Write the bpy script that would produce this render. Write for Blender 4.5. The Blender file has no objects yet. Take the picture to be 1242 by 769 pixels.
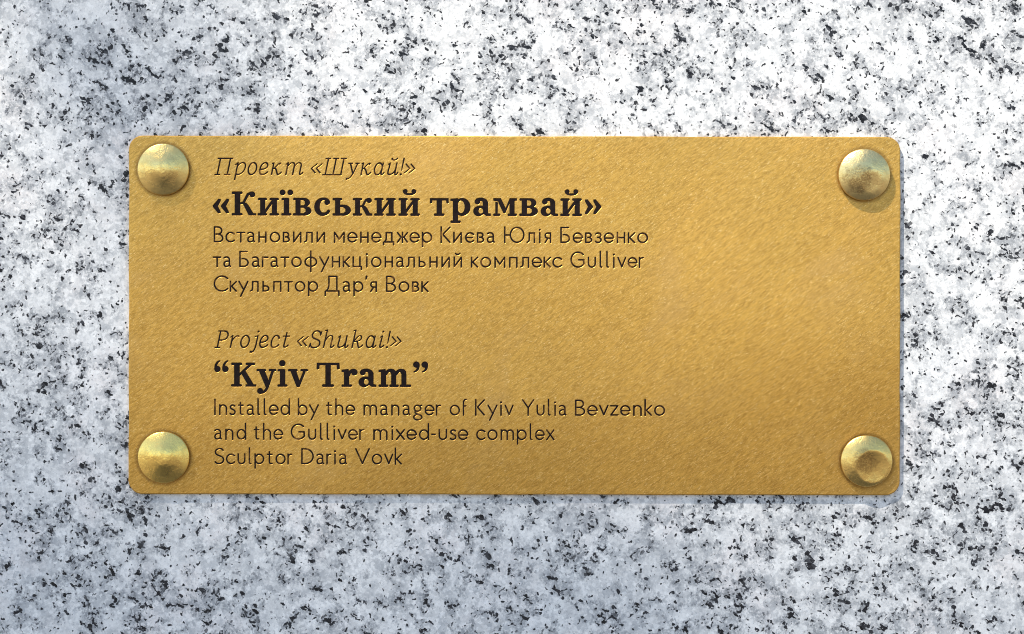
import bpy, bmesh, math, random
import numpy as np
from mathutils import Vector

# ------------------------------------------------------------------ units
S = 0.000224                 # metres for one pixel of the photograph at the wall
D = 0.60                     # camera distance from the wall
CX, CY = 621.0, 384.5        # picture centre, pixels
T_PX = 5.5                   # plate thickness in pixels
H0 = 1.35                    # height of the picture centre above the pavement
scene = bpy.context.scene
C = scene.collection

# ------------------------------------------------------------------ camera
cam = bpy.data.cameras.new("camera")
cam_o = bpy.data.objects.new("camera", cam); C.objects.link(cam_o)
cam_o.location = (0, -D, H0)
cam_o.rotation_euler = (math.radians(90), 0, 0)
cam.sensor_width = 36.0
cam.lens = 36.0 * D / (1242 * S)
cam.clip_start = 0.02; cam.clip_end = 500
scene.camera = cam_o

# ------------------------------------------------------------------ sky, sun, exposure
SUN = Vector((-1.15, -1.0, 2.2)).normalized()
elev = math.asin(SUN.z); rot = math.atan2(SUN.x, SUN.y)
world = bpy.data.worlds.new("World"); scene.world = world; world.use_nodes = True
wn = world.node_tree.nodes; wl = world.node_tree.links
sky = wn.new("ShaderNodeTexSky"); sky.sky_type = 'NISHITA'; sky.sun_disc = False
sky.sun_elevation = elev; sky.sun_rotation = rot
sky.air_density = 1.0; sky.dust_density = 0.6; sky.ozone_density = 1.0
wl.new(sky.outputs[0], wn["Background"].inputs[0])
wn["Background"].inputs[1].default_value = 0.14
sun = bpy.data.lights.new("sun", 'SUN'); sun.energy = 3.9; sun.angle = math.radians(0.5)
sun.color = (1.0, 0.93, 0.82)
sun_o = bpy.data.objects.new("sun", sun); C.objects.link(sun_o)
sun_o.rotation_euler = (-SUN).to_track_quat('-Z', 'Y').to_euler()
scene.view_settings.view_transform = 'Standard'
scene.view_settings.look = 'None'
scene.view_settings.exposure = 1.06
scene.view_settings.gamma = 1.0
scene.render.engine = 'CYCLES'
scene.cycles.max_bounces = 8
scene.cycles.filter_width = 0.95

# ------------------------------------------------------------------ helpers
class NT:
    """small wrapper for building node materials"""
    def __init__(self, name):
        self.m = bpy.data.materials.new(name); self.m.use_nodes = True
        self.t = self.m.node_tree; self.n = self.t.nodes; self.b = self.n["Principled BSDF"]
    def link(self, a, b): self.t.links.new(a, b)
    def put(self, sock, v):
        if hasattr(v, 'is_output'): self.link(v, sock)
        elif v is not None: sock.default_value = v
    def math(self, op, a, b=None, clamp=False):
        n = self.n.new("ShaderNodeMath"); n.operation = op; n.use_clamp = clamp
        self.put(n.inputs[0], a); self.put(n.inputs[1], b); return n.outputs[0]
    def vec(self, op, a, b=None):
        n = self.n.new("ShaderNodeVectorMath"); n.operation = op
        self.put(n.inputs[0], a)
        if op == 'SCALE': self.put(n.inputs['Scale'], b)
        else: self.put(n.inputs[1], b)
        return n.outputs[0]
    def noise(self, v, scale, detail=2.0, rough=0.5, color=False, dist=0.0):
        n = self.n.new("ShaderNodeTexNoise")
        self.put(n.inputs['Vector'], v); n.inputs['Scale'].default_value = scale
        n.inputs['Detail'].default_value = detail; n.inputs['Roughness'].default_value = rough
        n.inputs['Distortion'].default_value = dist
        return n.outputs['Color'] if color else n.outputs['Fac']
    def voro(self, v, scale, out='Color', feature='F1', rnd=1.0):
        n = self.n.new("ShaderNodeTexVoronoi"); n.feature = feature
        self.put(n.inputs['Vector'], v); n.inputs['Scale'].default_value = scale
        n.inputs['Randomness'].default_value = rnd
        return n.outputs[out]
    def ramp(self, f, lo, hi, a=0.0, b=1.0, smooth=True):
        n = self.n.new("ShaderNodeMapRange"); n.interpolation_type = 'SMOOTHSTEP' if smooth else 'LINEAR'
        n.clamp = True
        self.put(n.inputs['Value'], f)
        for k, v in (('From Min', lo), ('From Max', hi), ('To Min', a), ('To Max', b)): self.put(n.inputs[k], v)
        return n.outputs['Result']
    def mix(self, f, a, b, mode='MIX'):
        n = self.n.new("ShaderNodeMix"); n.data_type = 'RGBA'; n.blend_type = mode
        self.put(n.inputs['Factor'], f)
        def c(v): return (*v, 1.0) if isinstance(v, tuple) and len(v) == 3 else v
        self.put(n.inputs[6], c(a)); self.put(n.inputs[7], c(b)); return n.outputs[2]
    def sep(self, col):
        n = self.n.new("ShaderNodeSeparateColor"); self.link(col, n.inputs[0]); return n.outputs
    def coord(self, kind='Object'):
        return self.n.new("ShaderNodeTexCoord").outputs[kind]
    def mapping(self, v, rot=(0, 0, 0), scale=(1, 1, 1), loc=(0, 0, 0)):
        n = self.n.new("ShaderNodeMapping"); n.vector_type = 'TEXTURE'; self.link(v, n.inputs[0])
        n.inputs['Location'].default_value = loc
        n.inputs['Rotation'].default_value = rot; n.inputs['Scale'].default_value = scale; return n.outputs[0]
    def bump(self, h, strength, dist, normal=None):
        n = self.n.new("ShaderNodeBump"); self.link(h, n.inputs['Height'])
        n.inputs['Strength'].default_value = strength; n.inputs['Distance'].default_value = dist
        if normal is not None: self.link(normal, n.inputs['Normal'])
        return n.outputs[0]

PX = 1.0 / S    # noise scales below are written per pixel

def granite():
    k = NT("granite"); o = k.vec('SCALE', k.coord(), PX)      # pixels
    def cells(v, size):                                        # crystal cells: position of the cell, random colour of the cell
        n = k.n.new("ShaderNodeTexVoronoi"); k.put(n.inputs['Vector'], v); n.inputs['Scale'].default_value = 1 / size
        return n.outputs['Position'], k.sep(n.outputs['Color'])
    wob = k.vec('SCALE', k.vec('SUBTRACT', k.noise(o, 0.30, 3, 0.65, True), (0.5, 0.5, 0.5)), 5.0)
    p = k.vec('ADD', o, wob)
    # feldspar: pale, faintly bluish or pinkish grains
    pos, g = cells(p, 19.0)
    col = k.mix(g[0], (0.56, 0.56, 0.56), (0.69, 0.69, 0.685))
    col = k.mix(k.ramp(k.noise(o, 1 / 85.0, 2, 0.5), 0.50, 0.68, 0, 0.45), col, (0.72, 0.66, 0.645))
    col = k.mix(k.ramp(k.noise(o, 1 / 45.0, 3, 0.6), 0.44, 0.64, 0, 0.55), col, (0.77, 0.765, 0.76))
    # cloudy grey quartz, in patches of several crystals
    qpos, qg = cells(p, 6.5)
    qn = k.noise(qpos, 1 / 26.0, 4, 0.62)
    q = k.math('MULTIPLY', k.ramp(qn, 0.50, 0.62), k.ramp(qg[1], 0, 1, 0.35, 1.0))
    col = k.mix(k.math('MULTIPLY', q, 0.66), col, (0.30, 0.315, 0.335))
    qs = k.ramp(k.noise(p, 1 / 17.0, 3, 0.6), 0.52, 0.68, 0, 0.52)
    col = k.mix(qs, col, (0.36, 0.375, 0.395))
    # mealy fine grain
    fine = k.noise(o, 0.36, 4, 0.75)
    col = k.mix(k.ramp(fine, 0.50, 0.68, 0, 0.45), col, (0.36, 0.37, 0.38))
    col = k.mix(k.ramp(fine, 0.30, 0.47, 0.45, 0), col, (0.83, 0.83, 0.825))
    mpos, mg_ = cells(p, 3.6)                                  # crisp small crystals, a step in tone from one to the next
    ms = k.ramp(k.noise(o, 1 / 28.0, 3, 0.65), 0.40, 0.62, 0.25, 1.0)
    col = k.mix(k.math('MULTIPLY', ms, k.ramp(mg_[0], 0.60, 0.98, 0, 0.55, False)), col, (0.33, 0.34, 0.355))
    col = k.mix(k.ramp(mg_[1], 0.75, 1.0, 0, 0.5, False), col, (0.85, 0.85, 0.845))
    # dark mica flakes, gathered in loose clusters and strings
    big = k.noise(o, 1 / 62.0, 3, 0.6)
    mid = k.noise(k.vec('ADD', o, (300.0, 0, 90.0)), 1 / 20.0, 3, 0.6)
    cl = k.math('ADD', k.math('MULTIPLY', big, 0.33), k.math('MULTIPLY', mid, 0.67))
    halo = k.math('MULTIPLY', k.ramp(cl, 0.47, 0.57, 0, 0.78), k.ramp(fine, 0.38, 0.58, 0.25, 1.0))
    col = k.mix(halo, col, (0.25, 0.262, 0.28))
    wob2 = k.vec('SCALE', k.vec('SUBTRACT', k.noise(o, 0.7, 2, 0.6, True), (0.5, 0.5, 0.5)), 2.0)
    p2 = k.vec('ADD', o, wob2)
    def flakes(size, nscale, thr_far, thr_near, squash, ang, off):
        v = k.mapping(k.vec('ADD', p2, off), rot=(0, ang, 0), scale=(1, 1, squash))
        ps, r = cells(v, size)
        n = k.noise(ps, nscale, 2, 0.55)
        thr = k.ramp(cl, 0.40, 0.60, thr_far, thr_near, False)
        d = k.math('SUBTRACT', n, thr)
        return d, r
    d1, r1 = flakes(4.6, 1 / 11.0, 0.79, 0.560, 0.62, 0.55, (0, 0, 0))
    d2, r2 = flakes(3.4, 1 / 7.5, 0.76, 0.585, 0.6, -0.8, (231.7, 0, 111.3))
    d3, r3 = flakes(3.2, 1 / 7.5, 0.70, 0.545, 0.7, 1.3, (71.7, 0, 511.3))
    f3 = k.ramp(d3, -0.02, 0.05); f2 = k.ramp(d2, 0.0, 0.025); f1 = k.ramp(d1, 0.0, 0.03)
    col = k.mix(k.math('MULTIPLY', f3, 0.62), col, k.mix(r3[0], (0.12, 0.125, 0.135), (0.27, 0.28, 0.295)))
    col = k.mix(k.math('MULTIPLY', f2, 0.85), col, k.mix(r2[0], (0.015, 0.015, 0.018), (0.13, 0.135, 0.15)))
    col = k.mix(k.math('MULTIPLY', f1, 1.0), col, k.mix(k.math('POWER', r1[0], 2.0), (0.006, 0.006, 0.008), (0.05, 0.052, 0.06)))
    # curved sticks of mica
    def sticks(off, sc, half):
        v = k.vec('ADD', o, off)
        band = k.math('ABSOLUTE', k.math('SUBTRACT', k.noise(v, sc, 2, 0.5), 0.5))
        cut = k.noise(k.vec('ADD', v, (55.0, 0, 77.0)), 1 / 7.0, 1, 0.5)
        thr = k.ramp(cl, 0.36, 0.60, 0.68, 0.57, False)
        return k.math('MULTIPLY', k.ramp(band, half * 0.6, half * 1.3, 1, 0), k.ramp(k.math('SUBTRACT', cut, thr), 0.0, 0.04))
    st = k.math('MAXIMUM', sticks((13.0, 0, 900.0), 1 / 15.0, 0.036), sticks((813.0, 0, 20.0), 1 / 19.0, 0.034))
    col = k.mix(k.math('MULTIPLY', st, 0.97), col, (0.012, 0.012, 0.015))
    # a few lone flakes
    lp, lr = cells(p2, 9.0)
    nd = k.n.new("ShaderNodeTexVoronoi"); k.put(nd.inputs['Vector'], p2); nd.inputs['Scale'].default_value = 1 / 9.0
    lone = k.math('MULTIPLY', k.math('GREATER_THAN', lr[2], 0.955), k.ramp(nd.outputs['Distance'], 0.16, 0.24, 1, 0))
    col = k.mix(k.math('MULTIPLY', lone, 0.9), col, (0.02, 0.02, 0.023))
    col = k.mix(1.0, col, (1.0, 0.985, 0.945), 'MULTIPLY')
    k.link(col, k.b.inputs['Base Color'])
    dark = k.math('MAXIMUM', f1, k.math('MULTIPLY', f2, 0.7))
    k.link(k.ramp(dark, 0, 1, 0.55, 0.35, False), k.b.inputs['Roughness'])
    k.b.inputs['Specular IOR Level'].default_value = 0.2
    h = k.math('SUBTRACT', k.math('MULTIPLY', fine, 0.5), k.math('MULTIPLY', dark, 0.4))
    k.link(k.bump(h, 0.3, 0.5 * S), k.b.inputs['Normal'])
    return k.m

def brass_plate():
    k = NT("brushed_brass"); o = k.vec('SCALE', k.coord(), PX)
    ang = math.radians(-33)
    str1 = k.noise(k.mapping(o, rot=(0, ang, 0), scale=(5.5, 1, 1.25)), 1.0, 3, 0.65)
    str2 = k.noise(k.mapping(o, rot=(0, ang - 0.10, 0), scale=(26.0, 1, 3.0)), 1.0, 3, 0.6)
    grain = k.noise(o, 1.1, 3, 0.8)
    smear = k.noise(o, 1 / 120.0, 4, 0.6, dist=0.6)
    scr = k.noise(k.mapping(o, rot=(0, math.radians(-4), 0), scale=(420.0, 1, 1.6)), 1.0, 1, 0.4)
    v = k.math('ADD', k.math('MULTIPLY', str1, 0.55), k.math('MULTIPLY', grain, 0.45))
    col = k.mix(k.ramp(v, 0.34, 0.66), (0.34, 0.176, 0.028), (0.66, 0.380, 0.084))
    col = k.mix(k.ramp(str2, 0.45, 0.68, 0, 0.30), col, (0.66, 0.36, 0.06))
    col = k.mix(k.ramp(smear, 0.54, 0.72, 0, 0.35), col, (0.50, 0.30, 0.095))
    spk = k.noise(k.mapping(o, rot=(0, ang, 0), scale=(2.4, 1, 1.0)), 0.8, 2, 0.6)
    col = k.mix(k.ramp(spk, 0.60, 0.72, 0, 0.45), col, (0.95, 0.70, 0.30))
    col = k.mix(k.ramp(spk, 0.36, 0.26, 0, 0.45), col, (0.36, 0.19, 0.035))
    # a thin uneven darker ring round each bolt
    for bx, bz in ((-425.5, 176.0), (423.0, 171.0), (-424.5, -172.5), (426.5, -175.5)):
        ln = k.n.new("ShaderNodeVectorMath"); ln.operation = 'LENGTH'
        k.link(k.vec('MULTIPLY', k.vec('SUBTRACT', o, (bx, 0, bz)), (1, 0, 1)), ln.inputs[0])
        edge = k.math('ADD', ln.outputs['Value'], k.math('MULTIPLY', k.math('SUBTRACT', grain, 0.5), 5.0))
        col = k.mix(k.ramp(edge, 36.5, 32.0, 0, 0.55), col, (0.16, 0.085, 0.02))
    k.link(col, k.b.inputs['Base Color'])
    k.b.inputs['Metallic'].default_value = 0.62
    k.b.inputs['Specular IOR Level'].default_value = 0.3
    k.link(k.ramp(k.math('ADD', k.math('MULTIPLY', v, 0.5), k.math('MULTIPLY', smear, 0.5)), 0.35, 0.65, 0.36, 0.50), k.b.inputs['Roughness'])
    hgt = k.math('SUBTRACT', k.math('ADD', v, k.math('MULTIPLY', str2, 0.25)), k.ramp(scr, 0.69, 0.74, 0, 0.25))
    warp = k.noise(k.vec('ADD', o, (0, 0, 900.0)), 1 / 330.0, 1, 0.4)          # the sheet is not quite flat
    sx = k.n.new("ShaderNodeSeparateXYZ"); k.link(o, sx.inputs[0])
    bow = k.math('MULTIPLY', k.math('MULTIPLY', sx.outputs[2], sx.outputs[2]), -2.2e-4)     # and bellies out a little between the bolts
    bow = k.math('ADD', bow, k.math('MULTIPLY', k.math('MULTIPLY', sx.outputs[0], sx.outputs[0]), -4.0e-5))
    big = k.bump(k.math('ADD', k.math('MULTIPLY', warp, 22.0), bow), 1.0, S)
    k.link(k.bump(hgt, 0.15, 0.50 * S, big), k.b.inputs['Normal'])
    return k.m

def bolt_metal(tint, rough, seed, tarnish):
    k = NT("worn_brass"); base = k.vec('SCALE', k.coord(), PX); o = k.vec('ADD', base, (seed * 17.0, 0, seed * 9.0))
    pat = k.noise(o, 0.11, 4, 0.65)
    spk = k.noise(o, 0.55, 3, 0.75)
    col = k.mix(k.ramp(pat, 0.42, 0.70, 0, 0.40), tint, tuple(c * 0.6 for c in tint))
    # brown patch: tarnish, on left bolts a painted reflection (x, z, radius, strength)
    tx, tz, tr, ts = tarnish
    dv = k.vec('MULTIPLY', k.vec('SUBTRACT', base, (tx, 0, tz)), (1, 0, 1))
    ln = k.n.new("ShaderNodeVectorMath"); ln.operation = 'LENGTH'; k.link(dv, ln.inputs[0])
    ed = k.math('ADD', ln.outputs['Value'], k.math('MULTIPLY', k.math('SUBTRACT', pat, 0.5), tr * 1.6))
    tm = k.math('MULTIPLY', k.ramp(ed, tr, tr * 0.55, 0, ts), k.ramp(spk, 0.38, 0.56, 0.45, 1.0))
    col = k.mix(tm, col, (0.17, 0.095, 0.038))
    col = k.mix(k.ramp(spk, 0.60, 0.74, 0, 0.45), col, tuple(c * 0.45 for c in tint))
    k.link(col, k.b.inputs['Base Color'])
    k.b.inputs['Metallic'].default_value = 1.0
    rim = k.n.new("ShaderNodeVectorMath"); rim.operation = 'LENGTH'; k.link(k.vec('MULTIPLY', base, (1, 0, 1)), rim.inputs[0])
    worn = k.ramp(rim.outputs['Value'], 12, 28, 0, 0.10)      # scuffed duller towards the rim
    k.link(k.math('ADD', k.math('ADD', k.ramp(pat, 0.3, 0.7, rough, rough + 0.10), worn), k.math('MULTIPLY', tm, 0.12)), k.b.inputs['Roughness'])
    h = k.math('ADD', k.math('MULTIPLY', pat, 1.3), k.math('MULTIPLY', spk, 0.35))
    k.link(k.bump(h, 0.45, 1.1 * S), k.b.inputs['Normal'])
    return k.m

def plain(name, col, rough=0.6, scale=3.0, var=0.3):
    k = NT(name); n = k.noise(k.coord(), scale, 4, 0.6)
    k.link(k.mix(k.ramp(n, 0.3, 0.7), tuple(c * (1 - var) for c in col), tuple(c * (1 + var) for c in col)), k.b.inputs['Base Color'])
    k.b.inputs['Roughness'].default_value = rough
    return k.m

def link_mesh(name, me, mat, parent=None):
    me.name = name
    o = bpy.data.objects.new(name, me); C.objects.link(o)
    if mat: me.materials.clear(); me.materials.append(mat)
    o.parent = parent
    return o

# ------------------------------------------------------------------ setting
# granite wall: a real slab, its face at y = 0
bm = bmesh.new(); bmesh.ops.create_cube(bm, size=1.0)
bmesh.ops.scale(bm, vec=(3.0, 0.10, 2.6), verts=bm.verts)
me = bpy.data.meshes.new("granite_wall"); bm.to_mesh(me); bm.free()
wall = link_mesh("granite_wall", me, granite())
wall.location = (0, 0.05, 1.3)
wall['kind'] = 'structure'
wall['label'] = 'pale grey speckled granite wall with black mica flakes behind the brass plaque'
wall['category'] = 'wall'
# pavement below the wall, out of the picture: it returns the warm light seen in the lower half of the bolts
bm = bmesh.new(); bmesh.ops.create_grid(bm, x_segments=1, y_segments=1, size=60)
me = bpy.data.meshes.new("pavement"); bm.to_mesh(me); bm.free()
pav = link_mesh("pavement", me, plain("paving", (0.22, 0.18, 0.14), 0.8, 2.0, 0.2))
pav['kind'] = 'structure'

# unseen tree added to half shade the wall: its edge shapes the soft shade
def shade_tree():
    d = 8.5
    edge = Vector((SHADE[0] * S, 0, SHADE[1] * S + H0)) + SUN * d
    nx, nz = -0.20, -0.98                     # the shade's edge on the wall faces up and a little to the right
    n = Vector((nx, -(nx * SUN.x + nz * SUN.z) / SUN.y, nz)).normalized()
    RAD = 1.5
    cen = edge + n * (RAD + 0.22)
    t = bpy.data.objects.new("shade_tree", None); C.objects.link(t); t.location = (cen.x, cen.y, 0)
    t['label'] = 'unseen leafy crown and trunk added left in front of the wall to shade it'; t['category'] = 'shade_tree'
    rnd = random.Random(TREE_SEED); bm = bmesh.new()
    for i in range(7000):
        while True:
            v = Vector((rnd.uniform(-1, 1), rnd.uniform(-1, 1), rnd.uniform(-1, 1)))
            if v.length < 1: break
        c = v * RAD + Vector((0, 0, cen.z))
        u = Vector((rnd.gauss(0, 1), rnd.gauss(0, 1), rnd.gauss(0, 1) - .6)).normalized()
        w = u.orthogonal().normalized(); ll = rnd.uniform(.09, .15); ww = ll * .55
        q = [c, c + u * ll * .45 + w * ww * .5, c + u * ll, c + u * ll * .45 - w * ww * .5]
        bm.faces.new([bm.verts.new(x) for x in q])
    e0 = edge - Vector((cen.x, cen.y, 0)); k = 0                # small leaves added to shape the shade's soft edge
    while k < 5200:
        v = Vector((rnd.uniform(-.5, .5), rnd.uniform(-.5, .5), rnd.uniform(-.5, .5)))
        t_ = v.dot(n)
        if t_ < 0 or rnd.random() > t_ / 0.06 or (v - SUN * v.dot(SUN)).length > .5: continue
        c = e0 + v; k += 1
        u = Vector((rnd.gauss(0, 1), rnd.gauss(0, 1), rnd.gauss(0, 1))).normalized(); w = u.orthogonal().normalized(); ll = rnd.uniform(.018, .030)
        bm.faces.new([bm.verts.new(x) for x in (c - u * ll, c + w * ll * .55, c + u * ll, c - w * ll * .55)])
    far = Vector(((168 - CX) * S, 0, (CY - 75) * S + H0)) + SUN * 4.2 - Vector((cen.x, cen.y, 0))   # loose leaves added to shade the upper left
    for i in range(22):
        c = far + Vector((rnd.gauss(0, .014), rnd.gauss(0, .012), rnd.gauss(0, .020)))
        u = Vector((rnd.gauss(0, 1), rnd.gauss(0, 1), rnd.gauss(0, 1))).normalized(); w = u.orthogonal().normalized(); ll = .014
        bm.faces.new([bm.verts.new(x) for x in (c - u * ll, c + w * ll * .5, c + u * ll, c - w * ll * .5)])
    me = bpy.data.meshes.new("crown"); bm.to_mesh(me); bm.free()
    link_mesh("crown", me, plain("leaf", (0.06, 0.10, 0.03), 0.6, 3.0, 0.4), t)
    bm = bmesh.new(); prev = None
    for kz in range(9):
        z = cen.z * kz / 8; r = 0.20 - 0.15 * kz / 8
        ring = [bm.verts.new((r * math.cos(a) + .08 * math.sin(z), r * math.sin(a), z)) for a in [2 * math.pi * j / 10 for j in range(10)]]
        if prev:
            for j in range(10): bm.faces.new((prev[j], prev[(j + 1) % 10], ring[(j + 1) % 10], ring[j]))
        prev = ring
    me = bpy.data.meshes.new("trunk"); bm.to_mesh(me); bm.free()
    link_mesh("trunk", me, plain("bark", (0.10, 0.075, 0.055), 0.9, 12.0, 0.4), t)
SHADE = (0.0, -70.0); TREE_SEED = 4
shade_tree()

# ------------------------------------------------------------------ lettering: signed distance fields -> outlines
def seg_d(X, Y, x0, y0, x1, y1, r0, r1):
    dx, dy = x1 - x0, y1 - y0; L2 = dx * dx + dy * dy
    t = np.clip(((X - x0) * dx + (Y - y0) * dy) / L2, 0, 1) if L2 > 1e-12 else np.zeros_like(X)
    return np.hypot(X - x0 - t * dx, Y - y0 - t * dy) - (r0 + (r1 - r0) * t)

def L(w, *p):                                  # round-ended stroke of even width
    return ('s', [(p[i], p[i + 1], w) for i in range(0, len(p), 2)])
def T(*p):                                     # stroke with a width at each point
    return ('s', [(p[i], p[i + 1], p[i + 2]) for i in range(0, len(p), 3)])
def A(w, cx, cy, rx, ry, a0, a1, w1=None):     # elliptical arc
    n = max(6, int(abs(a1 - a0) / 9)); w1 = w if w1 is None else w1; out = []
    for i in range(n + 1):
        t = i / n; a = math.radians(a0 + (a1 - a0) * t)
        out.append((cx + rx * math.cos(a), cy + ry * math.sin(a), w + (w1 - w) * t))
    return ('s', out)
def B(w, *p, w1=None):                         # chain of cubic beziers
    pts = [(p[i], p[i + 1]) for i in range(0, len(p), 2)]; out = []; segs = (len(pts) - 1) // 3
    w1 = w if w1 is None else w1
    for s in range(segs):
        a, b, c, d = pts[3 * s:3 * s + 4]
        for i in range(0 if s == 0 else 1, 9):
            t = i / 8; u = 1 - t
            f = (s + t) / segs
            out.append((u**3 * a[0] + 3 * u * u * t * b[0] + 3 * u * t * t * c[0] + t**3 * d[0],
                        u**3 * a[1] + 3 * u * u * t * b[1] + 3 * u * t * t * c[1] + t**3 * d[1], w + (w1 - w) * f))
    return ('s', out)
def P(*p): return ('p', [(p[i], p[i + 1]) for i in range(0, len(p), 2)])
def R(x0, y0, x1, y1): return P(x0, y0, x1, y0, x1, y1, x0, y1)
def E(cx, cy, rx, ry=None): return ('e', (cx, cy, rx, rx if ry is None else ry))
def N(s): return ('-', s)

def shape_pts(s):
    if s[0] == 's': return [(x - w / 2, y - w / 2) for x, y, w in s[1]] + [(x + w / 2, y + w / 2) for x, y, w in s[1]]
    if s[0] == 'p': return list(s[1])
    if s[0] == 'e':
        cx, cy, rx, ry = s[1]; return [(cx - rx, cy - ry), (cx + rx, cy + ry)]
    return []

def shape_d(s, X, Y):
    if s[0] == 's':
        d = np.full(X.shape, 1e9); q = s[1]
        for i in range(len(q) - 1):
            d = np.minimum(d, seg_d(X, Y, q[i][0], q[i][1], q[i + 1][0], q[i + 1][1], q[i][2] / 2, q[i + 1][2] / 2))
        return d
    if s[0] == 'e':
        cx, cy, rx, ry = s[1]
        k1 = np.hypot((X - cx) / rx, (Y - cy) / ry); k2 = np.hypot((X - cx) / rx**2, (Y - cy) / ry**2) + 1e-9
        return k1 * (k1 - 1) / k2
    q = s[1]; d = np.full(X.shape, 1e9); ins = np.zeros(X.shape, bool)
    for i in range(len(q)):
        x0, y0 = q[i]; x1, y1 = q[(i + 1) % len(q)]
        d = np.minimum(d, seg_d(X, Y, x0, y0, x1, y1, 0, 0))
        if abs(y1 - y0) > 1e-9:
            cr = ((y0 > Y) != (y1 > Y)) & (X < (x1 - x0) * (Y - y0) / (y1 - y0) + x0); ins ^= cr
    return np.where(ins, -d, d)

def simplify(pts, tol):
    pts = np.array(pts); n = len(pts)
    far = int(np.argmax(np.hypot(*(pts - pts[0]).T)))
    def dp(a, b, arr):
        keep = []; st = [(a, b)]
        while st:
            i, j = st.pop()
            if j - i < 2: continue
            p, q = arr[i], arr[j]; v = q - p; l = math.hypot(*v) + 1e-12
            w = arr[i + 1:j] - p
            dd = np.abs(v[0] * w[:, 1] - v[1] * w[:, 0]) / l
            k = int(np.argmax(dd))
            if dd[k] > tol: keep.append(i + 1 + k); st += [(i, i + 1 + k), (i + 1 + k, j)]
        return keep
    arr = np.vstack([pts, pts[:1]])
    idx = sorted({0, far} | set(dp(0, far, arr)) | set(dp(far, n, arr)))
    return [tuple(arr[i]) for i in idx if i < n]

def contours(F, x0, y0, h, level):
    F = F - level; F = np.where(np.abs(F) < 1e-6, 1e-6, F)
    ins = F < 0; ny, nx = F.shape
    code = ins[:-1, :-1] * 1 + ins[:-1, 1:] * 2 + ins[1:, 1:] * 4 + ins[1:, :-1] * 8
    nxt = {}
    tab = {1: [(3, 0)], 2: [(0, 1)], 3: [(3, 1)], 4: [(1, 2)], 5: [(3, 0), (1, 2)], 6: [(0, 2)], 7: [(3, 2)],
           8: [(2, 3)], 9: [(2, 0)], 10: [(0, 1), (2, 3)], 11: [(2, 1)], 12: [(1, 3)], 13: [(1, 0)], 14: [(0, 3)]}
    def key(j, i, e): return ((j, i, 0), (j, i + 1, 1), (j + 1, i, 0), (j, i, 1))[e]
    for j, i in zip(*np.nonzero((code > 0) & (code < 15))):
        j = int(j); i = int(i)
        for a, b in tab[int(code[j, i])]: nxt[key(j, i, a)] = key(j, i, b)
    def pos(k):
        j, i, v = k
        if v == 0:
            a, b = F[j, i], F[j, i + 1]; return (x0 + h * (i + a / (a - b)), y0 + h * j)
        a, b = F[j, i], F[j + 1, i]; return (x0 + h * i, y0 + h * (j + a / (a - b)))
    out = []
    while nxt:
        st = next(iter(nxt)); lp = []; k = st
        while k in nxt: lp.append(pos(k)); k = nxt.pop(k)
        if len(lp) >= 6: out.append(lp)
    return out

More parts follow.
